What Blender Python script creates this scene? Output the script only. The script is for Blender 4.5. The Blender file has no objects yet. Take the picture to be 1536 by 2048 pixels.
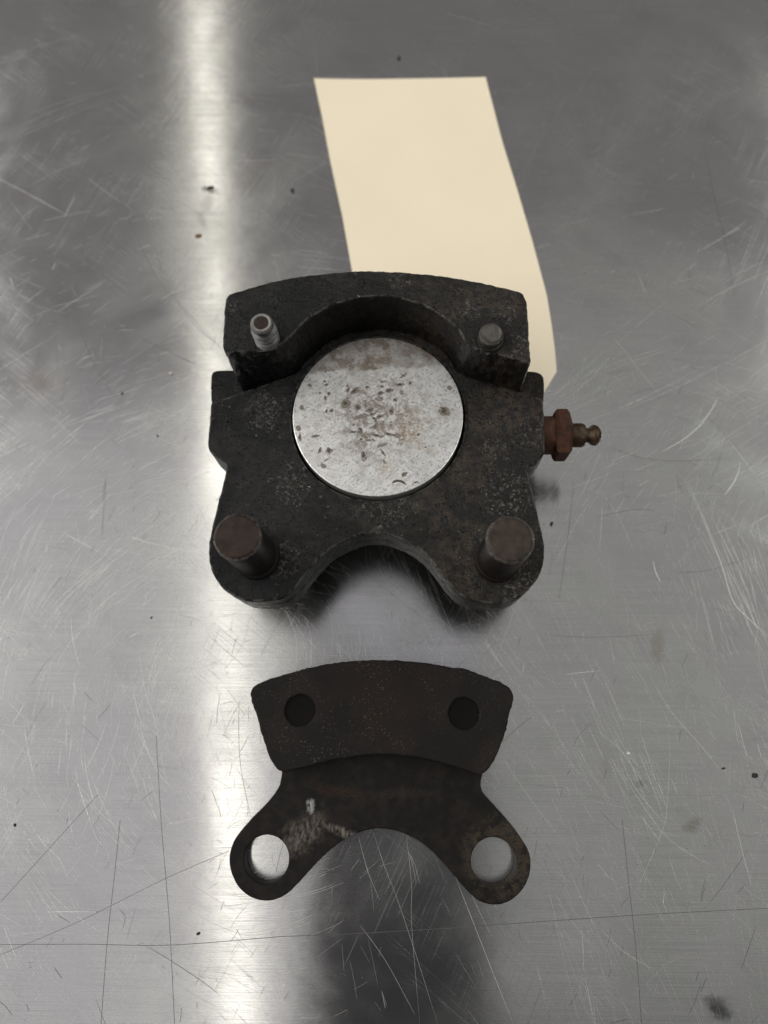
import bpy, bmesh, math, random
from mathutils import Matrix, Vector, noise as mnoise
random.seed(7)
S = 0.001                      # everything below is written in millimetres
sc = bpy.context.scene
COL = sc.collection

# ------------------------------------------------------------------ camera
cam_data = bpy.data.cameras.new('camera')
cam = bpy.data.objects.new('camera', cam_data)
COL.objects.link(cam)
R = Matrix(((0.9996745941, 0.0, 0.0255089379),
            (0.0065918507, 0.9660344344, -0.2583292842),
            (-0.0246425124, 0.2584133734, 0.9657200811)))
cam.matrix_world = Matrix.Translation((0, 0, 0.212)) @ R.to_4x4()
cam_data.sensor_fit = 'VERTICAL'
cam_data.lens = 6.5
cam_data.sensor_height = 6.5 * 2048 / 1450
cam_data.sensor_width = cam_data.sensor_height * 0.75
cam_data.clip_start = 0.01
cam_data.clip_end = 20
cam_data.dof.use_dof = True
cam_data.dof.focus_distance = 0.186
cam_data.dof.aperture_fstop = 2.0
sc.camera = cam

# ------------------------------------------------------------------ world: a dim workshop
w = bpy.data.worlds.new('World')
sc.world = w
w.use_nodes = True
bgn = w.node_tree.nodes['Background']
bgn.inputs[0].default_value = (1.0, 0.98, 0.98, 1)
bgn.inputs[1].default_value = 0.04

# ------------------------------------------------------------------ ceiling tubes and added fill panels
def area_lamp(name, p, sx, sy, rotz, radiance, col):
    d = bpy.data.lights.new(name, 'AREA')
    d.shape = 'RECTANGLE'; d.size = sx; d.size_y = sy
    d.energy = radiance * sx * sy * math.pi
    d.color = col
    o = bpy.data.objects.new(name, d)
    o.location = p
    o.rotation_euler = (0, 0, math.radians(rotz))
    COL.objects.link(o)
    return o
# fluorescent tube fittings: one over the left of the bench, one row each side of it further off
area_lamp('tube_lamp', (-0.475, 0.75, 1.5), 0.072, 4.2, 5.6, 2.1, (1.0, 0.975, 0.85))
area_lamp('tube_lamp.001', (-1.75, 0.9, 1.6), 0.12, 3.6, 3, 45.0, (1.0, 0.98, 0.94))
area_lamp('tube_lamp.002', (1.45, 0.7, 1.6), 0.12, 3.0, 0, 20.0, (1.0, 1.0, 0.94))
# wide, faint fill panels added for the bench's reflections, with a dark gap left
area_lamp('fill_panel', (-1.10, -0.45, 1.62), 1.76, 2.5, 0, 0.57, (1.0, 0.98, 0.985))
area_lamp('fill_panel.001', (0.89, 0.20, 1.62), 1.40, 1.90, 0, 0.32, (1.0, 1.0, 0.965))
area_lamp('fill_panel.002', (0.0, 2.2, 1.62), 3.8, 2.6, 0, 0.17, (1.0, 0.96, 0.94))
area_lamp('fill_panel.003', (0.0, 0.60, 1.62), 0.40, 1.10, 0, 0.43, (0.97, 0.96, 1.0))

sc.view_settings.view_transform = 'Standard'
sc.view_settings.look = 'None'
sc.view_settings.exposure = 0.14
sc.view_settings.gamma = 1.0

# ------------------------------------------------------------------ mesh helpers
def linkmesh(name, bm, mat, parent=None, sharp=38):
    me = bpy.data.meshes.new(name)
    bm.normal_update()
    lim = math.radians(sharp)
    for e in bm.edges:
        lf = e.link_faces
        e.smooth = len(lf) == 2 and lf[0].smooth and lf[1].smooth and e.calc_face_angle(0) < lim
    bm.to_mesh(me); bm.free()
    me.materials.append(mat)
    o = bpy.data.objects.new(name, me)
    COL.objects.link(o)
    if parent: o.parent = parent
    return o

def root(name, loc, label, cat, group=None):
    o = bpy.data.objects.new(name, None)
    o.empty_display_size = 0.01
    o.location = [c * S for c in loc]
    o['label'] = label; o['category'] = cat
    if group: o['group'] = group
    COL.objects.link(o)
    return o

def chaikin(p, n=2):
    for _ in range(n):
        q = []
        for i in range(len(p)):
            a, b = p[i], p[(i + 1) % len(p)]
            q += [(a[0]*.75 + b[0]*.25, a[1]*.75 + b[1]*.25), (a[0]*.25 + b[0]*.75, a[1]*.25 + b[1]*.75)]
        p = q
    return p

def resample(p, step):
    L = [0]
    for i in range(len(p)):
        a, b = p[i], p[(i + 1) % len(p)]
        L.append(L[-1] + math.dist(a, b))
    n = max(8, int(L[-1] / step)); out = []; k = 0
    for j in range(n):
        t = L[-1] * j / n
        while L[k + 1] < t: k += 1
        a, b = p[k], p[(k + 1) % len(p)]
        f = (t - L[k]) / max(1e-9, L[k + 1] - L[k])
        out.append((a[0] + (b[0] - a[0]) * f, a[1] + (b[1] - a[1]) * f))
    return out

def area2(p):
    return sum(p[i][0]*p[(i+1) % len(p)][1] - p[(i+1) % len(p)][0]*p[i][1] for i in range(len(p)))

def ccw(p): return p if area2(p) > 0 else p[::-1]

def normals(p):
    n = len(p); out = []
    for i in range(n):
        a, b = p[i - 1], p[(i + 1) % n]
        dx, dy = b[0] - a[0], b[1] - a[1]
        l = math.hypot(dx, dy) or 1
        out.append((dy / l, -dx / l))
    return out

def circle(c, r, n=64):
    return [(c[0] + r*math.cos(2*math.pi*i/n), c[1] + r*math.sin(2*math.pi*i/n)) for i in range(n)]

def prism(bm, outline, z0, z1, off=(0, 0), holes=(), bevel=0.5, jit=0.05, jscale=0.6, rows=2, rough=0.0, flare=0.0, base_bevel=0.3, seed=0, rfun=None):
    """solid with a worn, bevelled rim; outline and holes in mm, written relative to off"""
    top, bot = [], []
    for li, lp in enumerate([outline] + list(holes)):
        p = ccw(lp)
        N = normals(p)
        sgn = 1.0 if li == 0 else -1.0          # outward from the material
        N = [(sgn*a, sgn*b) for a, b in N]
        prof = [(z0, base_bevel), (z0 + base_bevel, 0.0)]
        zt = z1 - bevel
        for r in range(1, rows + 1):
            prof.append((z0 + base_bevel + (zt - z0 - base_bevel) * r / rows, 0.0))
        for a in (30, 60, 90):
            ar = math.radians(a)
            prof.append((zt + bevel*math.sin(ar), bevel*(1 - math.cos(ar))))
        rings = []
        for z, ins in prof:
            ring = []
            fl = flare * max(0.0, (z1 - z) / (z1 - z0))
            for (x, y), (nx, ny) in zip(p, N):
                v = Vector((x*jscale, y*jscale, z*jscale + seed*13.7))
                d = mnoise.noise(v)*jit + mnoise.noise(v*3.1)*jit*.5
                if rough:
                    d += (mnoise.noise(v*.9) + .6*mnoise.noise(v*2.3) + .4*mnoise.noise(v*5.0)) * rough * (rfun(x, y) if rfun else 1.0)
                d += fl - ins
                ring.append(bm.verts.new(((x + nx*d - off[0])*S, (y + ny*d - off[1])*S, z*S)))
            rings.append(ring)
        n = len(p)
        for r0, r1 in zip(rings[:-1], rings[1:]):
            for i in range(n):
                j = (i + 1) % n
                q = (r0[i], r0[j], r1[j], r1[i])
                f = bm.faces.new(q if li == 0 else q[::-1])
                f.smooth = True
        for ring, lst in ((rings[0], bot), (rings[-1], top)):
            for i in range(n):
                lst.append(bm.edges.get((ring[i], ring[(i + 1) % n])))
    for lst, up in ((top, 1), (bot, -1)):
        g = bmesh.ops.triangle_fill(bm, use_beauty=True, use_dissolve=False, edges=lst)
        for f in g['geom']:
            if isinstance(f, bmesh.types.BMFace):
                f.smooth = False
                f.normal_update()
                if f.normal.z * up < 0: f.normal_flip()

def lathe(bm, prof, mtx, n=40, flat=False, rough=0.0):
    """prof: (r, z) pairs in mm round the local Z axis, closed with caps; mtx places it (mm)"""
    rings = []
    for r, z in prof:
        ring = []
        for i in range(n):
            a = 2*math.pi*i/n
            rr = r
            if rough:
                rr += rough * mnoise.noise(Vector((math.cos(a)*r, math.sin(a)*r, z)))
            v = mtx @ Vector((rr*math.cos(a), rr*math.sin(a), z))
            ring.append(bm.verts.new(v * S))
        rings.append(ring)
    for a, b in zip(rings[:-1], rings[1:]):
        for i in range(n):
            j = (i + 1) % n
            f = bm.faces.new((a[i], a[j], b[j], b[i])); f.smooth = not flat
    f = bm.faces.new(rings[-1]); f.smooth = False
    f = bm.faces.new(rings[0][::-1]); f.smooth = False

def at(x, y, z=0): return Matrix.Translation((x, y, z))

def strip(bm, pts, width, z, taper=True):
    """thin mark lying on a surface along a polyline (mm)"""
    p = [Vector(q).to_2d() for q in pts]
    # smooth the polyline
    if len(p) > 2:
        q = []
        for i in range(len(p) - 1):
            p0, p1, p2, p3 = p[max(i-1, 0)], p[i], p[i+1], p[min(i+2, len(p)-1)]
            for k in range(6):
                t = k / 6
                q.append(.5*((2*p1) + (p2-p0)*t + (2*p0-5*p1+4*p2-p3)*t*t + (3*p1-p0-3*p2+p3)*t**3))
        q.append(p[-1]); p = q
    n = len(p); prev = None
    for i in range(n):
        d = (p[min(i+1, n-1)] - p[max(i-1, 0)]).normalized()
        t = i / (n - 1)
        wd = width * ((min(1, .15 + 4*t, .15 + 4*(1-t))) if taper else 1) * .5
        nrm = Vector((-d.y, d.x)) * wd
        a = bm.verts.new(((p[i].x+nrm.x)*S, (p[i].y+nrm.y)*S, z*S))
        b = bm.verts.new(((p[i].x-nrm.x)*S, (p[i].y-nrm.y)*S, z*S))
        if prev: bm.faces.new((prev[1], b, a, prev[0]))
        prev = (a, b)

def blob(bm, c, rx, ry, rot, z, n=11):
    vs = []
    for i in range(n):
        a = 2*math.pi*i/n
        k = .75 + .5*random.random()
        x, y = rx*k*math.cos(a), ry*k*math.sin(a)
        vs.append(bm.verts.new(((c[0] + x*math.cos(rot) - y*math.sin(rot))*S, (c[1] + x*math.sin(rot) + y*math.cos(rot))*S, z*S)))
    bm.faces.new(vs)

# ------------------------------------------------------------------ material helpers
class G:
    def __init__(s, name):
        s.m = bpy.data.materials.new(name); s.m.use_nodes = True
        s.t = s.m.node_tree; s.b = s.t.nodes['Principled BSDF']
        tc = s.t.nodes.new('ShaderNodeTexCoord')
        mp = s.n('ShaderNodeVectorMath', operation='SCALE'); mp.inputs['Scale'].default_value = 1000
        s.t.links.new(tc.outputs['Object'], mp.inputs[0])
        s.co = mp.outputs[0]
    def n(s, typ, **k):
        nd = s.t.nodes.new(typ)
        for a, v in k.items(): setattr(nd, a, v)
        return nd
    def put(s, sock, v):
        if isinstance(v, bpy.types.NodeSocket): s.t.links.new(v, sock)
        elif isinstance(v, (tuple, list)): sock.default_value = tuple(v) + ((1,) if len(v) == 3 and len(sock.default_value) == 4 else ())
        else: sock.default_value = v
    def math(s, op, a, b=0.0, clamp=False):
        nd = s.n('ShaderNodeMath', operation=op, use_clamp=clamp)
        s.put(nd.inputs[0], a); s.put(nd.inputs[1], b); return nd.outputs[0]
    def noise(s, scale, detail=4, rough=.55, co=None, dist=0):
        nd = s.n('ShaderNodeTexNoise')
        s.put(nd.inputs['Vector'], co or s.co); s.put(nd.inputs['Scale'], scale)
        s.put(nd.inputs['Detail'], detail); s.put(nd.inputs['Roughness'], rough); s.put(nd.inputs['Distortion'], dist)
        return nd.outputs[0]
    def voro(s, scale, co=None, rnd=1):
        nd = s.n('ShaderNodeTexVoronoi'); s.put(nd.inputs['Vector'], co or s.co); s.put(nd.inputs['Scale'], scale)
        return nd.outputs['Distance'], nd.outputs['Color']
    def mapco(s, rot=0, scale=(1, 1, 1), loc=(0, 0, 0), co=None):
        nd = s.n('ShaderNodeMapping', vector_type='TEXTURE' if 0 else 'POINT')
        r1 = s.n('ShaderNodeMapping'); s.put(r1.inputs['Vector'], co or s.co)
        r1.inputs['Rotation'].default_value = (0, 0, math.radians(rot))
        s.t.links.new(r1.outputs[0], nd.inputs['Vector'])
        nd.inputs['Scale'].default_value = scale; nd.inputs['Location'].default_value = loc
        return nd.outputs[0]
    def ramp(s, v, lo, hi, a=0.0, b=1.0):
        nd = s.n('ShaderNodeMapRange', interpolation_type='SMOOTHSTEP')
        s.put(nd.inputs[0], v)
        for i, x in enumerate((lo, hi, a, b)): s.put(nd.inputs[i+1], x)
        return nd.outputs[0]
    def mix(s, f, a, b, blend='MIX'):
        nd = s.n('ShaderNodeMix', data_type='RGBA', blend_type=blend)
        s.put(nd.inputs[0], f); s.put(nd.inputs[6], a); s.put(nd.inputs[7], b)
        return nd.outputs[2]
    def spot(s, c, r, soft, wob=0.6, nscale=.35, stretch=(1, 1), rot=0):
        """1 inside an uneven round patch at c (mm, object space)"""
        if rot == 0 and stretch == (1, 1):
            if not hasattr(s, 'flat'):
                fl = s.n('ShaderNodeVectorMath', operation='MULTIPLY'); s.put(fl.inputs[0], s.co); fl.inputs[1].default_value = (1, 1, 0); s.flat = fl.outputs[0]
            ds = s.n('ShaderNodeVectorMath', operation='DISTANCE'); s.put(ds.inputs[0], s.flat); ds.inputs[1].default_value = (c[0], c[1], 0)
            nd = s.n('ShaderNodeMath', operation='MULTIPLY_ADD'); s.put(nd.inputs[0], s.cached(nscale)); nd.inputs[1].default_value = wob*r*2.4; s.put(nd.inputs[2], ds.outputs['Value'])
            return s.ramp(nd.outputs[0], r - soft + wob*r*1.2, r + soft + wob*r*1.2, 1.0, 0.0)
        sb = s.n('ShaderNodeVectorMath', operation='SUBTRACT'); s.put(sb.inputs[0], s.co); sb.inputs[1].default_value = (c[0], c[1], 0)
        m = s.mapco(rot, (1/stretch[0], 1/stretch[1], 0), co=sb.outputs[0])
        ln = s.n('ShaderNodeVectorMath', operation='LENGTH'); s.put(ln.inputs[0], m)
        nz = s.cached(nscale)
        d = s.math('ADD', ln.outputs['Value'], s.math('MULTIPLY', s.math('SUBTRACT', nz, .5), wob*r*2.4))
        return s.ramp(d, r - soft, r + soft, 1.0, 0.0)
    def cached(s, sc_):
        s.cache = getattr(s, 'cache', {})
        if sc_ not in s.cache: s.cache[sc_] = s.noise(sc_, 4, .65)
        return s.cache[sc_]
    def sep(s):
        nd = s.n('ShaderNodeSeparateXYZ'); s.put(nd.inputs[0], s.co); return nd.outputs
    def bump(s, h, dist, strength=1.0, prev=None):
        nd = s.n('ShaderNodeBump'); s.put(nd.inputs['Height'], h)
        nd.inputs['Distance'].default_value = dist*S; nd.inputs['Strength'].default_value = strength
        if prev: s.t.links.new(prev, nd.inputs['Normal'])
        return nd.outputs[0]
    def out(s, col, rough, metal=0.0, normal=None, spec=.5):
        s.put(s.b.inputs['Base Color'], col); s.put(s.b.inputs['Roughness'], rough); s.put(s.b.inputs['Metallic'], metal)
        s.put(s.b.inputs['Specular IOR Level'], spec)
        if normal: s.t.links.new(normal, s.b.inputs['Normal'])
        return s.m

CAL = (-6.5, 64.0)        # caliper base, mm
PAD = (-6.0, -19.0)       # loose brake pad base, mm
def C(x, y): return (x - CAL[0], y - CAL[1])
def Q(x, y): return (x - PAD[0], y - PAD[1])

# ------------------------------------------------------------------ materials
def mat_bench():
    g = G('brushed_steel')
    brush = g.noise(1.0, 2, .6, g.mapco(0, (.035, 5.5, 1)))
    cloud = g.noise(.022, 5, .6, dist=.6)
    cloud2 = g.noise(.06, 4, .6, g.mapco(35, (1, 1.6, 1), (31, 7, 0)))
    grain = g.noise(1.0, 3, .7, g.mapco(0, (1.0, 2.6, 1)))
    col = g.mix(g.ramp(cloud, .35, .68), (.56, .55, .555), (.585, .585, .57))
    col = g.mix(g.ramp(cloud2, .45, .95), col, (.46, .455, .45))
    col = g.mix(g.math('MULTIPLY', g.ramp(brush, .38, .66), .34), col, (.34, .34, .345))
    col = g.mix(g.math('MULTIPLY', g.ramp(grain, .42, .7), .26), col, (.72, .72, .72))
    # hairline wipe marks in several directions
    rgh = g.math('ADD', g.math('MULTIPLY', brush, .10), g.math('MULTIPLY', g.ramp(cloud, .3, .7), .11))
    for rot, sx, sy, lo, w, off in ((38, .03, 3.0, .60, .10, 3), (-64, .03, 3.0, .60, .10, 19), (12, .03, 3.4, .62, .06, 5)):
        h = g.ramp(g.noise(1.0, 2, .5, g.mapco(rot, (sx, sy, 1), (off, off*.7, 0))), lo, lo + .06)
        h = g.math('MULTIPLY', h, g.ramp(g.noise(.035, 2, .5, g.mapco(0, (1, 1, 1), (off*2, off, 0))), .42, .62))
        rgh = g.math('ADD', rgh, g.math('MULTIPLY', h, w))
        col = g.mix(g.math('MULTIPLY', h, .16), col, (.75, .75, .74))
    # stains with their own shape
    for (c, r, so, st, rot, cc, am) in (
            ((80, -73.5), 2.0, 1.6, (1.4, 1), 35, (.03, .03, .03), .75),
            ((-66.5, 172), 1.5, 1.0, (1.7, .7), 20, (.05, .055, .04), .8),
            ((-67, 167), 2.2, 1.6, (.8, 1.4), 10, (.30, .27, .28), .5),
            ((-68.5, 160), 1.6, 1.5, (.7, 2.0), -25, (.30, .28, .27), .5),
            ((73, 17), 3.0, 2.0, (.55, 1.6), 8, (.34, .27, .18), .35),
            ((-117, 100), 3.5, 3, (1.5, 1), 0, (.32, .25, .19), .3),
            ((78, -30.5), 2.0, 1.5, (1.2, .7), -30, (.22, .18, .10), .4),
            ((56, -16), 2.5, 2.0, (.6, 1.3), 20, (.40, .37, .30), .25),
            ((65, -20), 1.0, .7, (1, 1), 0, (.14, .13, .08), .4),
            ((48, -55), 9, 4, (1.2, .7), 25, (.62, .58, .60), .35)):
        col = g.mix(g.math('MULTIPLY', g.spot(c, r, so, .9, .5, st, rot), am), col, cc)
    n1 = g.bump(g.noise(.016, 2, .5), .15, 1.0)
    n1 = g.bump(g.noise(.05, 3, .55), .03, 1.0, n1)
    n2 = g.bump(brush, .006, .6, n1)
    g.put(g.b.inputs['Anisotropic'], .82)
    tg = g.n('ShaderNodeTangent', direction_type='UV_MAP'); tg.uv_map = 'UVMap'
    g.t.links.new(tg.outputs[0], g.b.inputs['Tangent'])
    return g.out(col, g.math('ADD', rgh, .085), 1.0, n2)

def mat_mark(name, col, rough, metal, spec=.5):
    g = G(name); return g.out(g.mix(g.noise(.8, 2), col, tuple(c*.7 for c in col)), rough, metal, None, spec)

def mat_iron(name='cast_iron', brown=1.0, zones=(), z_top=34.0):
    g = G(name)
    fine = g.noise(1.5, 4, .7); mid = g.noise(.5, 4, .65); big = g.noise(.07, 3, .6, dist=.5)
    x, y, z = g.sep()
    col = g.mix(g.ramp(mid, .35, .68), (.0040, .0041, .0046), (.0125, .0122, .0125))
    col = g.mix(g.math('MULTIPLY', g.ramp(x, -30, 25), .55), col, (.018, .0165, .015))
    # brown oxide, mostly towards the bleeder side
    ox = g.math('MULTIPLY', g.ramp(big, .38, .60), g.ramp(x, -25, 34, .10, 1.0))
    ox = g.math('MULTIPLY', ox, g.ramp(mid, .42, .60))
    col = g.mix(g.math('MULTIPLY', ox, .65*brown), col, (.066, .045, .028))
    # flakes of bare metal, thick in some places and thin in others
    zone = g.ramp(g.noise(.11, 3, .6), .50, .72, .0, .3)
    for c, r in zones: zone = g.math('MAXIMUM', zone, g.spot(c, r, r*.7, .9, .3))
    wp = g.n('ShaderNodeTexNoise'); g.put(wp.inputs['Vector'], g.co); g.put(wp.inputs['Scale'], .9); g.put(wp.inputs['Detail'], 2)
    wv = g.n('ShaderNodeVectorMath', operation='MULTIPLY_ADD'); g.put(wv.inputs[0], wp.outputs['Color']); wv.inputs[1].default_value = (1.6, 1.6, 1.6); g.put(wv.inputs[2], g.co)
    d, vc = g.voro(1.0, g.mapco(20, (1, 1.7, 1), co=wv.outputs[0]))
    sx = g.n('ShaderNodeSeparateColor'); g.put(sx.inputs[0], vc)
    pick = g.math('LESS_THAN', sx.outputs[0], g.math('MULTIPLY', zone, .95))
    fl = g.math('MULTIPLY', g.ramp(g.math('ADD', d, g.math('MULTIPLY', g.math('SUBTRACT', fine, .5), 1.6)), .12, .30, 1, 0), pick)
    tint = g.mix(sx.outputs[1], (.40, .40, .39), (.20, .155, .11))
    col = g.mix(g.math('MULTIPLY', fl, g.ramp(sx.outputs[2], 0, 1, .1, .75)), col, tint)
    pt = g.math('MULTIPLY', g.ramp(g.noise(.85, 4, .78, g.mapco(0, (1, 1, 1), (3, 9, 0))), .51, .60), g.ramp(zone, .2, .75))
    col = g.mix(g.math('MULTIPLY', pt, .75), col, (.115, .11, .10))
    # rim rubbed bare
    rim = g.math('MULTIPLY', g.math('MULTIPLY', g.ramp(z, z_top - .6, z_top - .45), g.ramp(z, z_top - .05, z_top - .01, 1, 0)), g.ramp(mid, .40, .58))
    col = g.mix(g.math('MULTIPLY', rim, .7), col, (.11, .105, .095))
    # black oily grime and pits
    col = g.mix(g.math('MULTIPLY', g.ramp(fine, .42, .30), .8), col, (.004, .004, .004))
    h = g.math('ADD', fine, g.math('ADD', g.math('MULTIPLY', mid, .8), g.math('MULTIPLY', fl, .5)))
    nb = g.bump(h, .42, 1.0)
    nb = g.bump(g.math('ADD', pt, g.ramp(fine, .40, .33, 0, -1)), .10, 1.0, nb)
    rough = g.math('ADD', .20, g.math('MULTIPLY', g.ramp(g.noise(.22, 4, .7), .3, .7), .30))
    # thin film of old oil in places
    g.put(g.b.inputs['Coat Weight'], g.math('ADD', g.ramp(big, .42, .62, .0, .16), g.math('MULTIPLY', g.math('MAXIMUM', fl, pt), .35))); g.put(g.b.inputs['Coat Roughness'], .2)
    g.t.links.new(nb, g.b.inputs['Coat Normal'])
    return g.out(col, rough, g.math('ADD', .1, g.math('MULTIPLY', fl, .7)), nb, .22)

def mat_piston():
    g = G('worn_piston_steel')
    s1 = g.noise(1.0, 3, .6, g.mapco(28, (.10, 4.0, 1)))
    s2 = g.noise(1.0, 3, .6, g.mapco(-35, (.12, 4.5, 1), (5, 8, 0)))
    fine = g.noise(1.5, 4, .75); mid = g.noise(.3, 4, .7)
    y = g.sep()[1]; x = g.sep()[0]
    col = g.mix(g.ramp(mid, .35, .65), (.82, .815, .80), (.62, .61, .595))
    col = g.mix(g.math('MULTIPLY', g.ramp(s1, .52, .72), .5), col, (.92, .92, .91))
    col = g.mix(g.math('MULTIPLY', g.ramp(s2, .54, .70), .6), col, (.36, .35, .34))
    col = g.mix(g.math('MULTIPLY', g.ramp(fine, .52, .64), .7), col, (.25, .23, .205))
    # darker band left by the pad's edge, and brown oil stain
    edge = g.math('ADD', y, g.math('MULTIPLY', g.math('SUBTRACT', g.noise(.4, 4, .6), .5), 3.0))
    # (the line runs a little lower towards the left)
    edge = g.math('SUBTRACT', edge, g.math('MULTIPLY', x, .055))
    band = g.ramp(edge, 86.6 - CAL[1] - .4, 86.6 - CAL[1] + .5)
    br = g.mix(g.ramp(g.noise(.22, 5, .65), .42, .62), (.36, .33, .30), (.17, .115, .06))
    col = g.mix(g.math('MULTIPLY', band, g.ramp(g.noise(.4, 4, .7), .34, .56, .3, .8)), col, br)
    mott = g.math('MULTIPLY', g.spot(C(-7, 73), 11, 6, .9, .25), g.ramp(g.noise(.55, 5, .75), .42, .60))
    col = g.mix(g.math('MULTIPLY', mott, .85), col, (.24, .20, .165))
    for c, r, st, rot in ((C(10.5, 74.5), 2.2, (1, .9), 0), (C(3, 66.5), 2.6, (2.2, .7), 35), (C(-4, 59), 2.0, (1, 1.4), 10), (C(2, 71), 4.5, (1, 1), 0)):
        sp = g.math('MULTIPLY', g.spot(c, r, 1.2, .9, .5, st, rot), g.ramp(g.noise(1.1, 4, .7), .35, .65))
        col = g.mix(g.math('MULTIPLY', sp, .55), col, (.34, .25, .16))
    d, _ = g.voro(.9)
    pit = g.math('MULTIPLY', g.ramp(d, .06, .14, 1, 0), g.ramp(g.noise(.3, 3, .6), .48, .6))
    col = g.mix(g.math('MULTIPLY', pit, .8), col, (.10, .085, .07))
    nb = g.bump(g.math('ADD', g.math('MULTIPLY', s1, .5), fine), .03, .6)
    rough = g.math('ADD', .36, g.math('MULTIPLY', mid, .22))
    return g.out(col, g.math('SUBTRACT', rough, .06), .85, nb)

def mat_pin(name, topcol, side, z_top, warm=1.0):
    g = G(name)
    z = g.sep()[2]
    fine = g.noise(1.8, 5, .7); mid = g.noise(.45, 4, .65)
    t = g.ramp(z, z_top - .9, z_top - .5)
    tc = g.mix(g.ramp(mid, .35, .65), topcol, tuple(c*.55 for c in topcol))
    tc = g.mix(g.math('MULTIPLY', g.ramp(fine, .62, .72), .6), tc, (.28, .25, .22))
    sd = g.mix(g.ramp(g.noise(.3, 4, .6), .4, .65), side, (side[0]*(1+.6*warm), side[1]*(1+.2*warm), side[2]) if warm else tuple(c*.35 for c in side))
    rim = g.math('MULTIPLY', g.ramp(z, z_top - 1.1, z_top - .7), g.ramp(z, z_top - .25, z_top - .08, 1, 0))
    col = g.mix(t, sd, tc)
    col = g.mix(g.math('MULTIPLY', rim, g.ramp(fine, .42, .6)), col, (.24, .22, .20))
    nb = g.bump(g.math('ADD', fine, mid), .10, .8)
    return g.out(col, g.math('ADD', .34, g.math('MULTIPLY', mid, .3)), .45, nb, .35)

def mat_rust(name, a, b, metal=.1):
    g = G(name)
    mid = g.noise(.7, 5, .7); fine = g.noise(2.5, 5, .7)
    col = g.mix(g.ramp(mid, .35, .65), a, b)
    col = g.mix(g.math('MULTIPLY', g.ramp(fine, .55, .7), .6), col, (.03, .016, .010))
    return g.out(col, .72 if metal < .3 else .42, metal, g.bump(fine, .12, .8), .35)

def mat_lining():
    g = G('brake_lining')
    fine = g.noise(2.2, 6, .7); big = g.noise(.06, 4, .6)
    col = g.mix(g.ramp(big, .38, .66), (.0085, .0080, .0080), (.016, .0115, .010))
    col = g.mix(g.math('MULTIPLY', g.ramp(fine, .5, .72), .5), col, (.024, .020, .018))
    d, vc = g.voro(1.5); x = g.sep()[0]
    zone = g.math('MULTIPLY', g.ramp(g.noise(.13, 4, .7), .40, .62), g.ramp(x, -38, 30, 1.0, .35))
    fl = g.math('MULTIPLY', g.math('MULTIPLY', g.ramp(d, .16, .34, 1, 0), zone), g.ramp(g.noise(1.9, 3, .6), .44, .58))
    col = g.mix(g.math('MULTIPLY', fl, .7), col, (.20, .155, .115))
    nb = g.bump(g.math('ADD', fine, g.math('MULTIPLY', fl, .6)), .12, .8)
    return g.out(col, .6, .05, nb, .14)

def mat_backing():
    g = G('oily_backing_steel')
    fine = g.noise(2.2, 6, .7); mid = g.noise(.3, 5, .65)
    x, y, z = g.sep()
    col = g.mix(g.ramp(mid, .38, .66), (.0065, .0060, .0060), (.0145, .0115, .010))
    # bare grey-tan patches worn round the left hole
    streak = g.noise(1.0, 5, .7, g.mapco(8, (1.1, .45, 1)))
    w1 = g.math('MULTIPLY', g.spot(Q(-26.5, -33.0), 4.2, 2.6, .8, .35, (1.5, .8), -38), g.ramp(streak, .34, .70))
    col = g.mix(g.math('MULTIPLY', w1, .8), col, (.17, .145, .12))
    w2 = g.math('MULTIPLY', g.spot(Q(-24.6, -26.2), 1.1, .7, .9, .6, (.8, 1.5), 0), g.ramp(streak, .36, .5))
    col = g.mix(w2, col, (.30, .30, .29))
    w3 = g.math('MULTIPLY', g.spot(Q(-17, -22.3), 3.0, 1.6, .8, .4, (2.2, .5), 6), g.ramp(fine, .4, .62))
    col = g.mix(g.math('MULTIPLY', w3, .5), col, (.055, .027, .018))
    w3 = g.math('MULTIPLY', g.spot(Q(-1, -22.6), 3.0, 1.6, .8, .4, (2.6, .4), -3), g.ramp(fine, .4, .62))
    col = g.mix(g.math('MULTIPLY', w3, .4), col, (.05, .034, .028))
    # paler streaks along the rim of the inner arch
    w5 = g.math('MULTIPLY', g.spot(Q(-14, -33.2), 2.2, 1.2, .7, .5, (3.0, .5), 22), g.ramp(streak, .38, .6))
    col = g.mix(g.math('MULTIPLY', w5, .75), col, (.19, .165, .14))
    # brown worn ring round the right hole
    w4 = g.math('MULTIPLY', g.spot(Q(25.0, -38.2), 9.0, 2.2, .55, .25), g.ramp(fine, .36, .62, .2, 1.0))
    w4 = g.math('MULTIPLY', w4, g.ramp(g.noise(.45, 5, .7), .36, .56))
    col = g.mix(g.math('MULTIPLY', w4, .85), col, (.060, .046, .031))
    nb = g.bump(g.math('ADD', fine, mid), .10, .8)
    return g.out(col, g.math('ADD', .46, g.math('MULTIPLY', mid, .2)), .15, nb, .16)

def mat_paper():
    g = G('manila_card')
    col = g.mix(g.ramp(g.noise(.03, 3, .5), .35, .65), (.88, .78, .60), (.86, .76, .585))
    col = g.mix(g.math('MULTIPLY', g.ramp(g.noise(1.8, 4, .7), .45, .75), .10), col, (.68, .57, .40))
    d, _ = g.voro(.06)
    col = g.mix(g.math('MULTIPLY', g.ramp(d, .018, .03, 1, 0), .5), col, (.30, .22, .12))
    return g.out(col, .62, 0, g.bump(g.noise(1.2, 4, .6), .02, .5), .3)

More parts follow.
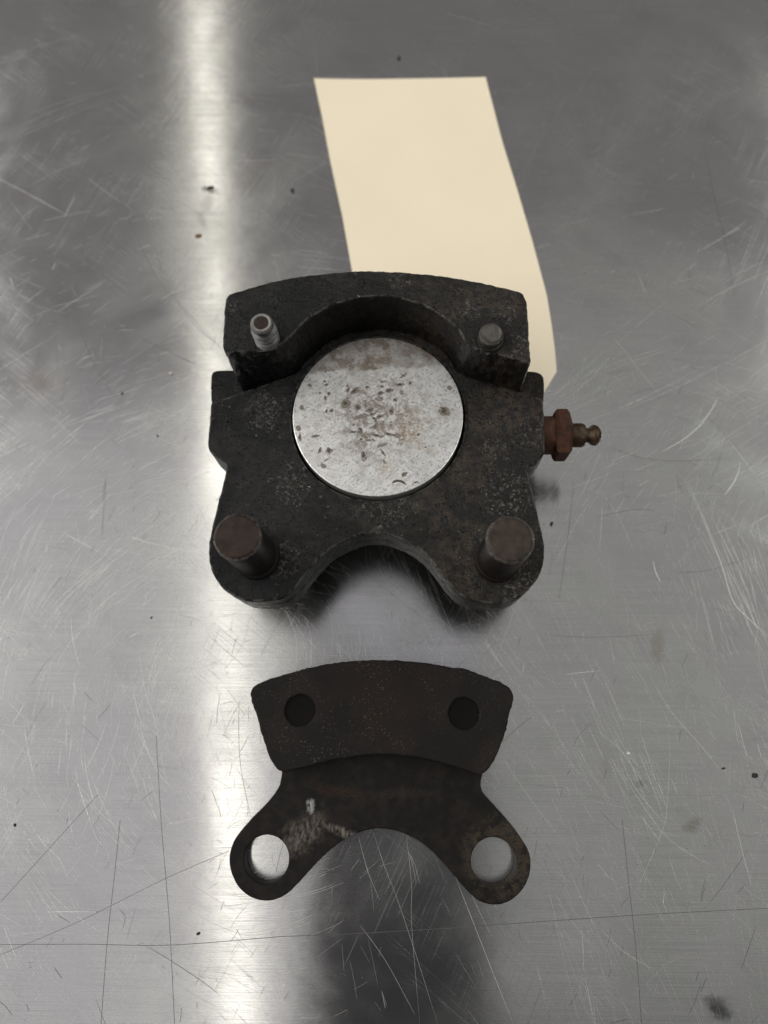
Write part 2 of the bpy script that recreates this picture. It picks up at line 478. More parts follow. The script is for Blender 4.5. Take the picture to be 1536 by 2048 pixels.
ZPW = [((-36, 75), 5), ((-28, 55), 5), ((-4, 49.5), 6), ((27, 52), 6.5), ((24, 64), 3.5), ((34, 69), 4.5), ((18, 36), 4.5), ((29, 30), 5), ((-29.5, 35), 4.5)]
ZBW = [((16.8, 95.4), 2.6), ((25.5, 95.4), 3), ((28, 86), 3), ((-0.6, 105), 3), ((-42, 97), 1.5)]
ZP = [(C(*c), r) for c, r in ZPW]
ZBK = [(C(*c), r) for c, r in ZBW]
M = dict(bench=mat_bench(), bright=mat_mark('bare_scratch', (.80, .80, .78), .55, 1.0), dark=mat_mark('dirty_scratch', (.14, .14, .145), .5, .5),
         iron=mat_iron(zones=ZP), block=mat_iron('cast_iron_block', .7, ZBK, 50.0), piston=mat_piston(), pit=mat_mark('dirt_in_pits', (.10, .08, .062), .6, .4),
         pin_a=mat_pin('rusty_pin', (.034, .020, .0155), (.014, .012, .0115), 57.7), pin_b=mat_pin('worn_pin', (.058, .043, .034), (.016, .013, .012), 57.7),
         stud=mat_pin('threaded_stud_steel', (.30, .29, .28), (.20, .195, .20), 58.2, 0), stud_b=mat_pin('short_stud_steel', (.11, .10, .09), (.04, .036, .032), 53.4, 0),
         rust=mat_rust('orange_rust', (.078, .029, .014), (.036, .016, .010)), bleed=mat_rust('tarnished_brass', (.090, .062, .036), (.042, .027, .016), .5),
         lining=mat_lining(), backing=mat_backing(), rivet=mat_mark('shaded_rivet', (.0062, .0056, .0054), .8, 0, .10), paper=mat_paper(),
         pit_b=mat_mark('shallow_dents', (.27, .24, .205), .5, .6), crumb=mat_mark('black_grit', (.012, .012, .011), .7, 0), flake=mat_mark('rust_flake', (.22, .085, .035), .8, 0), pale=mat_mark('pale_chip', (.75, .73, .70), .6, 0))

# ------------------------------------------------------------------ the bench top
bm = bmesh.new()
bx0, bx1, by0, by1, th = -330, 330, -270, 460, 18
def bench_ring(ins, z):
    r = []
    for cx, cy, a0 in ((bx1-8, by1-8, 0), (bx0+8, by1-8, 90), (bx0+8, by0+8, 180), (bx1-8, by0+8, 270)):
        for k in range(6):
            a = math.radians(a0 + 18*k)
            r.append(bm.verts.new(((cx+(8-ins)*math.cos(a))*S, (cy+(8-ins)*math.sin(a))*S, z*S)))
    return r
rings = [bench_ring(1, -th), bench_ring(0, -th+1), bench_ring(0, -1.5), bench_ring(.45, -.45), bench_ring(1.5, 0)]
for a, b in zip(rings[:-1], rings[1:]):
    for i in range(len(a)):
        j = (i+1) % len(a); f = bm.faces.new((a[i], a[j], b[j], b[i])); f.smooth = True
bm.faces.new(rings[-1]); bm.faces.new(rings[0][::-1])
uv = bm.loops.layers.uv.new('UVMap')
for f in bm.faces:
    for l in f.loops: l[uv].uv = (l.vert.co.y + l.vert.co.z, -l.vert.co.x)
bench = linkmesh('workbench_top', bm, M['bench'])
bench['kind'] = 'structure'

DARK=[[(-106.3,-61.6),(-83.6,-61.2),(-61.1,-61.1),(-32.2,-58.7)],[(-32.2,-58.7),(-13.8,-57.8),(12.4,-56.1),(30.8,-54.7)],[(30.8,-54.7),(64.7,-52.2),(95.4,-50.4)],[(-69.4,-8.4),(-66.1,-30.6),(-63.5,-45.2),(-61.4,-57.5),(-58.4,-79.1)],[(-77.4,-30.7),(-77.5,-43.2),(-77.8,-60.1),(-77.4,-79.4)],[(-107.7,-51.5),(-95.9,-37.8),(-84.3,-24.3)],[(-105.9,-64.0),(-85.6,-55.7),(-63.7,-45.2),(-46.9,-38.2)],[(59.3,-29.3),(59.8,-45.3),(60.4,-60.6),(60.4,-77.2)],[(84.5,-12.2),(90.2,-12.2)],[(93.0,-12.3),(97.9,-12.0)],[(-108.8,129.6),(-106.0,120.4),(-102.5,111.3),(-96.4,100.6),(-89.0,91.1)],[(-75.3,129.4),(-67.9,120.1),(-59.2,112.4)],[(-77.2,132.2),(-69.9,123.8),(-61.0,114.6)],[(-91.8,67.8),(-91.5,58.9),(-91.0,47.9)],[(-76.3,74.3),(-73.8,51.0)],[(-87.4,116.6),(-77.1,111.1),(-61.8,103.6)],[(52.2,66.8),(49.1,48.1),(45.6,30.2)],[(62.3,78.0),(72.7,74.0),(84.7,72.8),(102.9,73.9)],[(57.7,55.0),(68.3,57.3),(75.8,57.3)],[(78.4,38.3),(90.1,39.1),(103.7,43.6)],[(104.2,188.0),(105.5,165.8),(107.1,150.2),(107.7,127.8)],[(-69.7,8.2),(-70.8,-4.3)],[(-80.5,60.5),(-76.5,51.0)],[(-75.2,-52.9),(-73.6,-54.7),(-74.1,-57.7)],[(-45.2,-72.4),(-40.2,-78.8)],[(-105.2,-10.0),(-108.4,-18.0)],[(42.5,20.0),(55.3,19.4),(75.3,20.5)],[(-46.5,1.3),(-45.3,-14.8),(-41.3,-30.3)],[(-47.1,-72.4),(-52.6,-69.0),(-60.8,-64.6),(-67.7,-61.2)],[(-93.6,199.6),(-95.1,186.9)],[(-106.0,189.1),(-95.5,164.3),(-84.8,142.6),(-76.1,129.4)],[(-33.8,-78.7),(-39.6,-67.7)]]
BRIGHT=[[(78.9,75.6),(86.1,79.6),(92.0,84.5),(95.9,89.5),(98.6,93.7)],[(89.5,54.2),(93.3,42.1),(95.6,30.3),(99.3,25.3),(104.4,19.6)],[(73.8,42.0),(74.3,38.3),(75.5,35.4)],[(103.0,72.3),(100.6,66.7),(96.7,61.7)],[(100.6,103.9),(108.7,109.1),(116.4,113.4)],[(107.4,98.8),(112.6,103.0),(115.4,105.1)],[(-8.1,-32.5),(-4.7,-41.8),(-1.3,-49.6),(3.9,-63.6),(8.9,-78.0)],[(1.0,-33.0),(2.4,-46.0),(2.4,-55.5),(4.4,-78.1)],[(1.1,-36.2),(2.7,-41.1),(3.6,-45.7)],[(1.3,-37.4),(3.3,-41.1),(4.6,-45.7)],[(-12.2,-33.2),(-9.4,-42.4),(-6.0,-49.7)],[(-11.2,-55.7),(-4.5,-63.8),(3.2,-76.1)],[(59.8,63.6),(65.1,54.2),(68.7,43.6)],[(67.4,115.5),(73.7,105.0),(80.6,94.6)],[(-16.6,16.9),(-12.9,10.6)],[(-25.3,16.9),(-25.4,9.8)],[(-47.4,21.1),(-41.2,15.4)],[(-60.9,35.8),(-54.7,11.0),(-48.2,-13.5)],[(-76.6,15.2),(-73.7,3.9),(-70.1,-4.3),(-68.0,-12.4)],[(-90.8,-20.5),(-87.5,-27.0),(-83.9,-34.6),(-80.1,-38.3)],[(-88.0,-16.5),(-83.6,-25.0),(-76.2,-35.8),(-71.0,-39.4)],[(-103.1,-31.0),(-97.4,-37.2),(-92.8,-40.9),(-89.3,-47.0)],[(-96.8,-47.1),(-87.1,-54.3),(-75.8,-60.1)],[(-108.6,-0.4),(-106.2,-11.3)],[(-104.1,-1.8),(-102.0,-12.6)],[(45.6,110.4),(50.1,105.1)],[(-80.3,129.4),(-73.9,133.1),(-64.0,134.5)],[(14.8,248.1),(23.0,245.4),(35.7,240.0)],[(67.7,242.3),(72.1,239.9)],[(61.2,208.8),(76.3,200.0)],[(80.7,190.4),(95.2,197.6)],[(70.0,8.9),(74.7,-0.6),(82.1,-9.8),(86.8,-16.3)],[(59.6,-16.6),(70.4,-33.0),(81.5,-40.2)],[(59.0,-7.4),(62.2,-19.1),(70.6,-30.5)],[(73.9,-9.9),(71.8,-24.2),(69.8,-31.7),(60.4,-48.8)],[(51.8,-56.0),(57.5,-61.2),(64.8,-65.1)],[(85.4,-29.1),(92.5,-35.8)],[(26.8,-56.4),(33.0,-63.2)],[(33.0,15.7),(33.8,1.9)],[(52.2,15.8),(52.2,-0.7)]]
PITS=[(-20.76,83.15,0.27,0.22),(-20.21,82.21,0.33,0.25),(-19.52,79.66,0.3,0.33),(-21.94,79.79,0.19,0.27),(-20.38,78.37,0.22,0.44),(-9.49,81.33,0.35,0.33),(-5.54,83.0,0.33,0.27),(-5.46,81.57,0.27,0.27),(-5.86,79.71,0.54,0.38),(-9.78,76.77,0.25,0.82),(-11.74,75.67,0.54,0.6),(-14.48,80.68,0.22,0.6),(-14.67,81.81,0.22,0.27),(-1.91,77.84,0.38,0.38),(1.97,82.47,0.27,0.38),(-0.37,79.87,0.38,0.44),(0.15,84.73,0.76,0.19),(-2.92,74.53,0.35,0.71),(-6.19,78.05,0.71,0.38),(-7.16,71.99,0.22,0.38),(-11.03,69.1,0.38,0.71),(-9.49,67.66,0.76,0.44),(-6.78,67.83,0.87,0.27),(-3.74,68.18,0.87,0.25),(-8.46,66.57,0.87,0.25),(-10.83,66.76,0.27,0.25),(-12.89,68.75,0.6,0.19),(-5.41,65.13,0.87,0.25),(-10.08,62.12,0.38,0.98),(-5.06,63.0,0.16,0.71),(-4.81,60.7,0.16,0.44),(0.31,57.18,0.6,0.38),(-19.03,63.74,0.54,0.54),(-20.43,59.49,0.44,0.38),(-22.77,67.69,0.6,0.25),(-26.76,67.34,0.27,0.6),(-26.56,75.73,0.33,0.54),(-18.81,74.78,0.38,0.33),(-20.01,74.6,0.22,0.33),(-24.71,82.04,0.33,0.33),(5.85,64.57,0.22,0.14),(4.02,67.98,0.25,0.25),(-5.83,76.01,0.82,0.27),(-5.98,73.08,0.71,0.33),(-7.15,70.36,0.33,0.71),(-1.38,67.81,0.65,0.38),(-15.09,76.79,0.82,0.71),(-12.75,80.3,0.82,0.44),(12.32,81.12,0.38,0.44),(3.29,55.09,0.44,0.16),(-21.4,63.75,0.22,0.54),(-27.2,69.88,0.38,0.6),(-3.46,80.45,0.71,0.38),(-0.72,82.11,0.82,0.27),(-10.92,73.1,1.09,0.44),(-8.56,74.92,0.71,0.38),(10.85,74.48,0.82,0.93)]
ARC=[(-2.68,54.75),(-2.02,55.27),(-1.02,55.44),(0.14,55.09),(0.97,54.29)]
# long scribed lines and deep scratches
for k, s in enumerate(DARK):
    bm = bmesh.new(); strip(bm, s, .11 if k < 10 else .09, .06, k > 7)
    linkmesh('scribed_line', bm, M['dark'], bench)
for k, s in enumerate(BRIGHT):
    bm = bmesh.new(); strip(bm, s, .20 if k < 4 else .05 if k < 12 else .07, .05)
    linkmesh('scratch', bm, M['bright'], bench)
# the mass of small wipe scratches
def field(x, y):
    """direction (radians) of the wiping strokes at a place on the bench"""
    if x < -12:
        return math.atan2(y - 2, x + 44) + math.pi/2
    if y > 62: return math.radians(32)
    if y > 40: return math.radians(32 + 80*(62 - y)/22)
    return math.radians(112 + 8*math.sin(x*.05))
bm = bmesh.new(); bd = bmesh.new()
rnd = random.Random(3)
def stroke(x, y, a, ln, cur, wd):
    pts = []; n = max(3, int(ln/4))
    for i in range(n + 1):
        pts.append((x, y)); x += math.cos(a)*ln/n; y += math.sin(a)*ln/n; a += cur*ln/n
    if -34 < pts[0][0] < 42 and pts[0][1] < -24 and rnd.random() < .88: return
    strip(bm, pts, wd, .03 + .015*rnd.random())
for k in range(380):                                   # bundles of nearly parallel rubs
    x = rnd.uniform(-150, 135); y = rnd.uniform(-85, 235)
    if y > 95 and rnd.random() < .93: continue
    a = field(x, y) + rnd.gauss(0, .10)
    if rnd.random() < .08: a = rnd.uniform(0, math.pi)
    cur = 1.0/max(25, math.hypot(x + 44, y - 2)) if x < -12 else rnd.gauss(0, .003)
    L0 = 6 + rnd.expovariate(1/9.0); sp = rnd.uniform(.8, 5)
    fine_ = rnd.choice((.022, .03, .04, .055))
    for j in range(rnd.randint(3, 14)):
        o1, o2 = rnd.gauss(0, sp), rnd.gauss(0, L0*.5)
        stroke(x - math.sin(a)*o1 + math.cos(a)*o2, y + math.cos(a)*o1 + math.sin(a)*o2, a + rnd.gauss(0, .035), L0*rnd.uniform(.25, 1.2), cur, fine_*rnd.uniform(.7, 1.5))
for k in range(7500):                                  # a haze of short hairlines
    x = rnd.uniform(-150, 135); y = rnd.uniform(-85, 220)
    if y > 110 and rnd.random() < .85: continue
    a = field(x, y) + rnd.gauss(0, .22)
    if rnd.random() < .25: a = rnd.uniform(0, math.pi)
    stroke(x, y, a, 1.5 + rnd.expovariate(1/3.5), rnd.gauss(0, .01), rnd.choice((.016, .02, .025, .032)))
for k in range(300):                                   # single ones
    x = rnd.uniform(-150, 135); y = rnd.uniform(-85, 190)
    a = field(x, y) + rnd.gauss(0, .3)
    if rnd.random() < .3: a = rnd.uniform(0, math.pi)
    stroke(x, y, a, min(40, 2 + rnd.expovariate(1/8.0)), rnd.gauss(0, .006), rnd.choice((.03, .04, .05, .07, .10)))
for k in range(620):
    x = rnd.uniform(-125, 110) if k % 3 else rnd.gauss(-46, 7); y = rnd.uniform(-85, 150)
    a = rnd.uniform(0, math.pi) if rnd.random() < .5 else math.radians(rnd.gauss(65, 14))
    ln = 1.0 + rnd.expovariate(1/3.2)
    c2 = rnd.gauss(0, .12)
    pts = [(x, y), (x + math.cos(a)*ln*.5, y + math.sin(a)*ln*.5), (x + math.cos(a)*ln*.5 + math.cos(a+c2)*ln*.5, y + math.sin(a)*ln*.5 + math.sin(a+c2)*ln*.5)]
    strip(bd, pts, rnd.choice((.04, .05, .06, .09)), .05 + .008*rnd.random())
for k in range(120):
    x = rnd.uniform(-125, 110); y = rnd.uniform(-85, 170)
    if k % 3 == 0: x, y = rnd.gauss(72, 12), rnd.gauss(-42, 14)
    r_ = rnd.choice((.07, .08, .1, .15)); blob(bd, (x, y), r_, r_*rnd.uniform(.5, 1), rnd.uniform(0, 3), .062, 7)
o = linkmesh('fine_scratches', bm, M['bright'], bench); o['kind'] = 'stuff'
o = linkmesh('dirt_marks', bd, M['dark'], bench); o['kind'] = 'stuff'

# ------------------------------------------------------------------ the card tag under the caliper
TL = [(216.7, -31.7), (200.7, -28.4), (181.7, -24.9), (160.4, -20.4), (139.8, -16.8), (116.1, -12.5), (103, -10.2), (97, -6.6), (92.0, -2.2)]
TR = [(216.2, 29.6), (190.2, 34.5), (170.65, 39.0), (150.9, 43.2), (130.2, 47.1), (119.1, 48.1), (109.9, 48.7), (102.7, 48.85), (96.7, 45.2), (92.0, 42.4)]
def interp(tab, y):
    for (y0, x0), (y1, x1) in zip(tab[:-1], tab[1:]):
        if y <= y0 and y >= y1: return x0 + (x1 - x0)*(y0 - y)/(y0 - y1)
    return tab[0][1] if y > tab[0][0] else tab[-1][1]
TAG = (14.0, 150.0)
bm = bmesh.new(); rowsv = []
ys = sorted(set([216.4 - i*(216.4-92.0)/40 for i in range(41)] + [103, 97, 102.7, 96.7]), reverse=True)
NX = 14
for layer in (0, 1):
    g_ = []
    for y in ys:
        xl, xr = interp(TL, y), interp(TR, y); row = []
        for i in range(NX + 1):
            u = i / NX; x = xl + (xr - xl)*u
            lift = 1.5*max(0, (y - 125)/91)**2 + .9*max(0, (y-112)/100)*max(0, .45-u)**2*4 + .5*max(0, (y-112)/100)*max(0, u-.7)
            row.append(bm.verts.new(((x - TAG[0])*S, (y - TAG[1])*S, (.03 + .27*layer + lift)*S)))
        g_.append(row)
    rowsv.append(g_)
nr = len(ys)
for layer in (0, 1):
    for r in range(nr - 1):
        for i in range(NX):
            q = (rowsv[layer][r+1][i], rowsv[layer][r+1][i+1], rowsv[layer][r][i+1], rowsv[layer][r][i])
            f = bm.faces.new(q if layer else q[::-1]); f.smooth = True
edge = [(0, i) for i in range(NX)] + [(r, NX) for r in range(nr-1)] + [(nr-1, i) for i in range(NX, 0, -1)] + [(r, 0) for r in range(nr-1, 0, -1)]
for k in range(len(edge)):
    a, b = edge[k], edge[(k+1) % len(edge)]
    bm.faces.new((rowsv[0][a[0]][a[1]], rowsv[1][a[0]][a[1]], rowsv[1][b[0]][b[1]], rowsv[0][b[0]][b[1]]))
bmesh.ops.recalc_face_normals(bm, faces=bm.faces[:])
tag = linkmesh('card_tag', bm, M['paper'])
tag.location = (TAG[0]*S, TAG[1]*S, 0)
tag['label'] = 'blank cream card tag with clipped corners lying partly under the brake caliper'
tag['category'] = 'tag'

# ------------------------------------------------------------------ the brake caliper
ZB = .34                                             # stands on the card
cal = root('brake_caliper', (CAL[0], CAL[1], 0), 'dark cast iron brake caliper half with round bright piston resting on the card tag', 'brake caliper')
PLATE = [(-50.4, 78.1), (-51.0, 77.8), (-51.05, 77.2), (-51.13, 71.42), (-51.24, 67.21), (-50.91, 64.42), (-49.63, 63.03), (-45.9, 60.3), (-45.8, 59.6), (-46.04, 57.27), (-47.73, 48.33), (-48.37, 44.45), (-49.11, 38.59), (-48.7, 34.49), (-46.76, 30.06), (-44.14, 27.3), (-39.94, 24.95), (-35.82, 24.59), (-31.74, 24.98), (-28.69, 25.98), (-26.29, 28.29), (-23.33, 32.63), (-19.2, 37.35), (-15.11, 39.92), (-10.47, 41.87), (-7.44, 42.18), (-3.53, 41.74), (0.25, 40.33), (3.63, 38.4), (6.73, 35.53), (9.14, 32.45), (11.48, 29.0), (13.9, 26.4), (17.78, 24.76), (22.35, 24.29), (25.33, 24.21), (29.06, 25.83), (32.52, 29.38), (34.51, 32.5), (35.59, 36.83), (35.26, 41.26), (34.03, 48.32), (32.51, 56.54), (31.9, 59.2), (32.1, 59.9), (34.2, 60.1), (36.36, 62.17), (36.99, 64.49), (37.07, 71.13), (37.2, 77.4), (37.1, 78.1), (36.5, 78.4)]
SECT_R = [(32.4, 80.2), (25.9, 82.82), (20.64, 84.44), (15.0, 86.1)]
SECT_L = [(-28.88, 86.01), (-35.52, 83.7), (-43.44, 80.69)]
PC = (-6.5, 73.6)
bm = bmesh.new()
back = [(13, 90), (8, 97), (-6, 100), (-19, 97), (-26, 90)]     # hidden under the raised block
out = resample(chaikin(PLATE + SECT_R + back + SECT_L, 2), .8)
prism(bm, out, 20.0, 34.0, CAL, [circle(PC, 22.95, 90)], bevel=.6, jit=.17, rows=4, seed=1)
ears = resample(chaikin([(x*.995, y) for x, y in PLATE[:1] + PLATE[1:]] + [(38.3, 79.3), (38.8, 83), (39.1, 87.2), (38.4, 88.9), (36, 89.6), (30, 89.8), (0, 89.9), (-50.5, 90.4), (-52.8, 90.2), (-53.5, 89.0), (-53.2, 84), (-52.7, 79.3)], 2), 1.2)
# a slightly smaller lower level, seen as the two low shoulders beside the block
prism(bm, ears, 20.6, 28.0, CAL, bevel=.8, jit=.12, rows=2, seed=2)
body = linkmesh('body', bm, M['iron'], cal)
bm = bmesh.new()
prism(bm, resample(chaikin([(-6.5 + 25*math.cos(a/12*math.pi), 74 + 25*math.sin(a/12*math.pi)) for a in range(24)], 1), 2), ZB, 21.0, CAL, bevel=.3, jit=.1, rows=2, base_bevel=1.5, seed=3)
linkmesh('cylinder_housing', bm, M['iron'], cal)
# raised block
BLOCK = [(-44.51, 84.17), (-44.82, 90.91), (-44.83, 98.05), (-44.52, 100.0), (-43.53, 100.67), (-37.28, 102.68), (-29.49, 105.0), (-20.08, 106.3), (-10.55, 106.9), (-5.71, 106.85), (5.7, 105.95), (15.14, 104.35), (24.43, 102.07), (28.88, 100.82), (30.4, 99.82), (31.0, 97.98), (31.04, 90.5), (31.13, 84.43), (31.3, 81.6), (30.9, 80.9), (30.19, 80.95), (24.86, 82.86), (17.97, 84.72), (15.2, 86.6)]
arc = [(PC[0] + 26.0*math.cos(math.radians(a)), PC[1] + 26.0*math.sin(math.radians(a))) for a in range(36, 145, 6)]
BLOCK += arc + [(-28.3, 87.4), (-32.13, 85.05), (-36.93, 84.26), (-42, 84.1)]
bm = bmesh.new()
prism(bm, resample(chaikin(BLOCK, 2), .45), 12.0, 50.0, CAL, bevel=.55, jit=.10, rows=26, rough=.22, flare=.9, jscale=.55, seed=5, rfun=lambda x, y: 2.6 if y < 88 and abs(x+6.5) > 21 and abs(x+6.5) < 37.2 else 1.0)
linkmesh('raised_block', bm, M['block'], cal)
# piston
bm = bmesh.new()
pr = 22.3
lathe(bm, [(pr-.2, 20.2), (pr, 21), (pr, 35.3), (pr-.06, 35.44), (pr-.2, 35.5)], at(PC[0]-CAL[0], PC[1]-CAL[1]), 128)
piston = linkmesh('piston', bm, M['piston'], cal)
bm = bmesh.new()
bs = bmesh.new()
for k, (x, y, a, b) in enumerate(PITS):
    blob(bs, C(x + .1, y - .05), a*1.7, b*1.6, random.uniform(-.5, .7), 35.51, 13)
    if k % 3: blob(bm, C(x, y), a*random.uniform(.6, 1.2), b*random.uniform(.6, 1.1), random.uniform(-.5, .7), 35.52, 13)
for k in range(45):
    a = random.uniform(0, 6.28); r_ = abs(random.gauss(0, 7.5))
    if r_ < 20: blob(bs, C(PC[0]-1+r_*math.cos(a), PC[1]-1+r_*math.sin(a)), random.uniform(.25, .8), random.uniform(.12, .3), random.uniform(.2, .7), 35.508, 11)
o = linkmesh('shallow_dents', bs, M['pit_b'], piston); o['kind'] = 'stuff'
strip(bm, [C(*p) for p in ARC], .6, 35.53)
for k in range(110):
    a = random.uniform(0, 6.28); r_ = 21*math.sqrt(random.random())
    s_ = random.choice((.06, .08, .11, .16)); blob(bm, (PC[0]-CAL[0]+r_*math.cos(a), PC[1]-CAL[1]+r_*math.sin(a)), s_, s_*random.uniform(.5, 1.2), random.uniform(0, 3), 35.525, 6)
o = linkmesh('dents', bm, M['pit'], piston); o['kind'] = 'stuff'
bm = bmesh.new()
for k in range(150):
    a = random.uniform(0, 6.28); r_ = 19.5*math.sqrt(random.random())
    x, y = PC[0]-CAL[0]+r_*math.cos(a), PC[1]-CAL[1]+r_*math.sin(a)
    th_ = math.radians(random.choice((-35, -30, -40, -58, 25, 30, 150)) + random.gauss(0, 8)); ln = random.uniform(.8, 4.5)
    x2, y2 = x + ln*math.cos(th_), y + ln*math.sin(th_)
    if math.hypot(x2-PC[0]+CAL[0], y2-PC[1]+CAL[1]) < 21.3:
        strip(bm, [(x, y), ((x+x2)/2+random.gauss(0, .05), (y+y2)/2+random.gauss(0, .05)), (x2, y2)], random.choice((.05, .08, .12)), 35.535)
o = linkmesh('scratches', bm, M['bright'], piston); o['kind'] = 'stuff'
# guide pins with hexagon heads below
for (x, y), m, lb in (((-36.3, 35.7), 'pin_a', 'brown rusty pin'), ((23.4, 35.1), 'pin_b', 'grey brown worn pin')):
    bm = bmesh.new()
    r = 5.3
    lathe(bm, [(r, 16), (r, 33.5), (r+.35, 34.4), (r+.3, 36.2), (r-.25, 36.8), (r-.25, 37.8), (r, 38.3), (r, 45), (r, 52), (r, 57.0), (r-.25, 57.5), (r-.75, 57.75)], at(x-CAL[0], y-CAL[1]), 56, rough=.06)
    o = linkmesh('guide_pin', bm, M[m], cal); o['label'] = lb
    bm = bmesh.new()
    lathe(bm, [(7.2, 11), (8.2, 12), (8.2, 19.0), (7.6, 20.2)], at(x-CAL[0], y-CAL[1]), 6, flat=True)
    linkmesh('bolt_head', bm, M['iron'], o)
# threaded studs on the block
prof = [(3.1, 49.4), (3.1, 50.2)]
z = 50.4
while z < 55.6:
    prof += [(2.2, z), (2.3, z+.2), (3.1, z+.85), (3.1, z+1.05), (2.3, z+1.55)]; z += 1.75
prof += [(2.7, 56.5), (2.75, 57.2), (2.55, 57.7), (2.3, 58.0), (1.85, 57.95), (1.75, 57.75)]
bm = bmesh.new(); lathe(bm, prof, at(-33.6-CAL[0], 87.8-CAL[1]), 36, rough=.08)
o = linkmesh('threaded_stud', bm, M['stud'], cal)
bm = bmesh.new(); lathe(bm, [(1.78, 57.6), (1.72, 57.80), (1.2, 57.82)], at(-33.6-CAL[0], 87.8-CAL[1]), 28)
linkmesh('stud_end', bm, M['pin_a'], o)
bm = bmesh.new()
lathe(bm, [(3.5, 49.4), (3.5, 50.3), (3.3, 50.7), (2.7, 50.8), (2.6, 51.0), (3.05, 51.5), (3.05, 51.7), (2.6, 52.1), (2.95, 52.6), (2.8, 53.0), (2.4, 53.5), (1.9, 53.3)], at(21.5-CAL[0], 87.2-CAL[1]), 36, rough=.10)
o = linkmesh('threaded_stud', bm, M['stud_b'], cal); o['label'] = 'short worn stud'
# brake bleeder on the side
BY, BZ = 71.0, 26.8
T = at(-CAL[0], BY-CAL[1], BZ) @ Matrix.Rotation(math.radians(90), 4, 'Y')
bm = bmesh.new(); lathe(bm, [(5.2, 34), (5.2, 41.2), (5.0, 41.6)], T, 32, rough=.15)
adapter = linkmesh('bleeder_adapter', bm, M['rust'], cal)
bm = bmesh.new(); h = 6.2/math.cos(math.radians(30))
lathe(bm, [(h-.9, 40.7), (h, 41.4), (h, 44.1), (h-.9, 44.85)], T @ Matrix.Rotation(math.radians(0), 4, 'Z'), 6, flat=True)
linkmesh('hexagon', bm, M['rust'], adapter)
bm = bmesh.new()
pf = [(2.6, 44.5), (2.6, 45.0), (3.2, 45.3), (3.3, 46.8), (3.3, 48.4), (3.0, 49.0), (2.0, 49.3), (1.9, 49.9)]
for a in range(-40, 86, 14): pf.append((2.85*math.cos(math.radians(a)), 51.7 + 2.0*math.sin(math.radians(a))))
lathe(bm, pf, T, 30, rough=.10)
linkmesh('bleed_screw', bm, M['bleed'], cal)

# ------------------------------------------------------------------ the loose brake pad
pad = root('brake_pad', (PAD[0], PAD[1], 0), 'loose blackened brake pad with two eye holes lying on the bench before the caliper', 'brake pad')
FR = [(-41.22, 3.39), (-40.74, 4.57), (-38.37, 6.17), (-33.04, 7.79), (-24.09, 10.36), (-15.12, 11.74), (-8.85, 12.04), (-4.49, 12.07), (0.14, 11.96), (6.19, 11.39), (12.19, 10.42), (14.21, 9.97), (16.38, 10.13), (18.12, 9.53), (21.98, 7.96), (26.37, 6.54), (28.72, 4.99), (29.81, 3.24), (29.59, 1.23), (28.12, -2.51), (27.65, -5.83), (26.07, -9.5), (23.96, -13.95), (21.8, -16.44), (20.33, -17.5), (17.5, -16.6), (11.79, -14.86), (5.99, -13.41), (0.13, -12.59), (-5.66, -12.38), (-8.7, -12.53), (-14.62, -13.33), (-20.4, -14.32), (-26.16, -15.87), (-31.13, -17.02), (-32.6, -16.6), (-33.84, -15.49), (-35.41, -13.0), (-36.72, -9.43), (-38.06, -6.31), (-38.83, -3.49), (-39.81, -1.24), (-40.82, 1.03)]
DIM = [(-27.49, -1.3), (16.39, -1.82)]
bm = bmesh.new()
prism(bm, resample(chaikin(FR, 2), .45), 4.9, 11.0, PAD, [resample(circle(d, 4.1, 40), .6) for d in DIM], bevel=.45, jit=.16, jscale=.9, rows=3, rough=.10, seed=8)
linkmesh('friction_lining', bm, M['lining'], pad)
for d in DIM:
    bm = bmesh.new()
    lathe(bm, [(4.5, 5.0), (4.5, 10.55), (3.6, 10.25), (2.2, 10.0), (1.0, 9.9)], at(d[0]-PAD[0], d[1]-PAD[1]), 28, rough=.2)
    linkmesh('rivet_head', bm, M['rivet'], pad)  # blacker than the lining: the dimple's shade is put into the colour
BK = [(-32.79, -19.39), (-33.41, -21.74), (-36.33, -25.44), (-39.79, -28.71), (-42.94, -32.25), (-44.75, -34.8), (-45.53, -37.35), (-45.66, -39.59), (-45.09, -42.35), (-43.32, -45.55), (-40.7, -47.77), (-37.89, -48.91), (-34.88, -49.22), (-32.21, -48.6), (-29.88, -47.4), (-26.98, -44.64), (-23.25, -40.62), (-19.22, -36.76), (-15.18, -33.98), (-11.11, -32.16), (-6.95, -31.3), (-2.78, -31.6), (0.13, -32.41), (4.55, -34.28), (8.26, -37.18), (11.73, -40.62), (15.38, -44.73), (17.89, -47.28), (20.09, -48.72), (22.96, -49.38), (25.8, -49.17), (28.98, -47.7), (31.66, -45.08), (33.23, -41.68), (33.52, -38.22), (32.61, -35.31), (29.36, -30.76), (25.98, -26.99), (22.31, -23.17), (21.03, -21.55), (20.9, -19.67)]
BKTOP = [(21.6, -17.0), (25, -10), (27.4, -3), (28.6, 2), (27, 4.6), (16, 8.6), (0, 10.7), (-9, 10.9), (-24, 9.2), (-37, 5.2), (-39.6, 3), (-38.2, -3), (-35.3, -11), (-32.6, -17.2)]
bm = bmesh.new()
prism(bm, resample(chaikin(BK + BKTOP, 2), .6), .06, 5.0, PAD, [circle((-35.8, -39.2), 5.95, 56), circle((23.8, -39.15), 5.95, 56)], bevel=.35, jit=.06, rows=2, seed=9)
linkmesh('backing_plate', bm, M['backing'], pad)

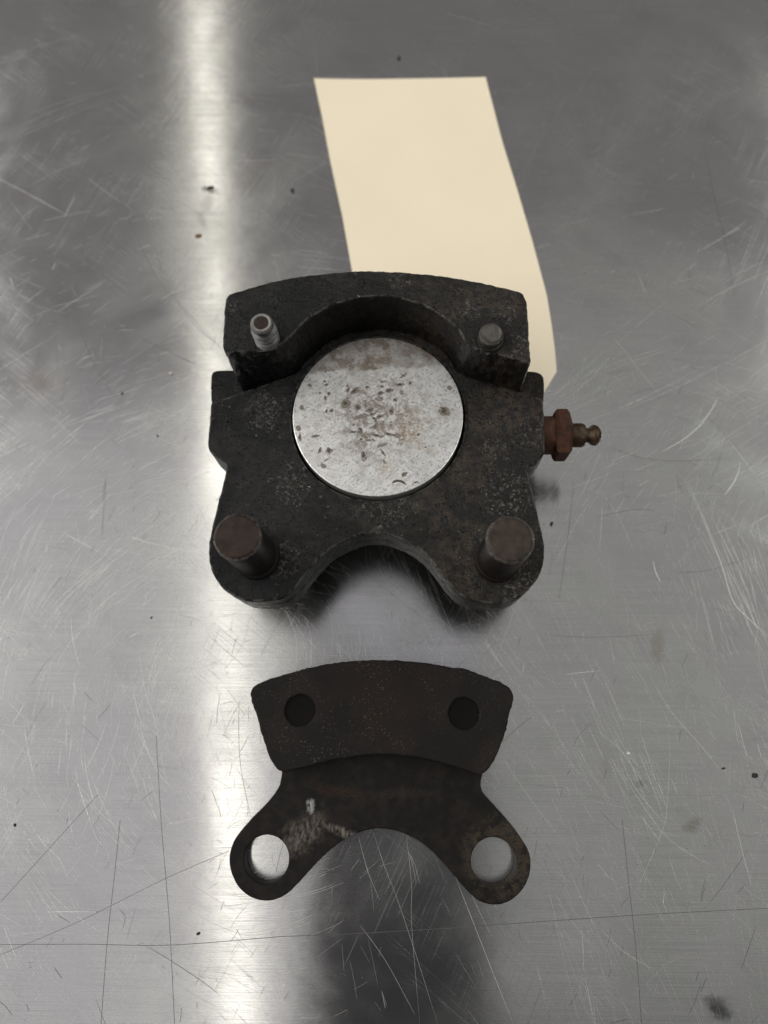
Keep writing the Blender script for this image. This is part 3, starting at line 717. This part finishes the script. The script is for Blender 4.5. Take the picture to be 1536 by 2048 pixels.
# ------------------------------------------------------------------ grit on the bench
def crumb(name, x, y, rx, ry, rz, rot, mat, label, cat):
    bm = bmesh.new()
    bmesh.ops.create_icosphere(bm, subdivisions=2, radius=1)
    for v in bm.verts:
        d = 1 + .35*mnoise.noise(v.co*1.4 + Vector((x, y, 0)))
        v.co = Vector((v.co.x*rx*d*.8, v.co.y*ry*d*.8, max(-.7, v.co.z)*rz*d*.8))
    lo = min(v.co.z for v in bm.verts)
    for v in bm.verts: v.co = Vector((v.co.x, v.co.y, v.co.z - lo)) * S
    for f in bm.faces: f.smooth = True
    o = linkmesh(name, bm, mat)
    o.location = (x*S, y*S, 0.00006); o.rotation_euler = (0, 0, rot)
    o['label'] = label; o['category'] = cat; o['group'] = 'bits of dirt on the bench'
for a in ((-69.26, 153.74, 1.5, .75, .3, .05, 'flake', 'orange brown rust flake on the bright streak left of the card tag', 'flake'),
          (-66.4, 173.0, 1.5, .55, .35, .2, 'crumb', 'black elongated speck of dirt on the bright streak above the rust flake', 'crumb'),
          (-37.9, 171.3, .75, .85, .5, 0, 'crumb', 'small dark crumb just left of the card tag', 'crumb'),
          (-1.27, 227.3, .7, .9, .4, 0, 'crumb', 'tiny dark crumb beyond the far edge of the card tag', 'crumb'),
          (44.64, 53.0, .5, .9, .4, -.3, 'crumb', 'black crumb beside the right guide pin of the caliper', 'crumb'),
          (-53.74, -58.3, .62, .42, .35, .2, 'crumb', 'black crumb below the left eye of the brake pad', 'crumb'),
          (96.1, -17.7, .95, .8, .45, 0, 'crumb', 'ragged black crumb at the right edge of the picture', 'crumb'),
          (87.8, -15.9, .6, .28, .25, .3, 'crumb', 'small curled black crumb left of the ragged crumb', 'crumb'),
          (-76.9, 81.4, .4, .4, .3, 0, 'crumb', 'tiny dark crumb left of the caliper, nearest its left shoulder', 'crumb'),
          (-89.6, 95.9, .45, .4, .3, 0, 'crumb', 'tiny dark crumb left of the caliper, level with its raised block', 'crumb'),
          (-74.4, 102.8, .75, .45, .35, .1, 'pale', 'shiny white chip left of the caliper block', 'chip'),
          (-106.4, -32.3, .3, .6, .3, .1, 'crumb', 'black speck near the left edge beside the brake pad', 'crumb'),
          (62.2, -12.2, .7, .5, .3, 0, 'pale', 'small white chip right of the brake pad', 'chip'),
          (-73.7, 24.6, .5, .28, .25, .8, 'crumb', 'black sliver of dirt lower left of the caliper', 'crumb')):
    crumb('dirt_' + ('flake' if a[6] == 'flake' else 'crumb' if a[6] == 'crumb' else 'chip'), *a[:6], M[a[6]], a[7], a[8])
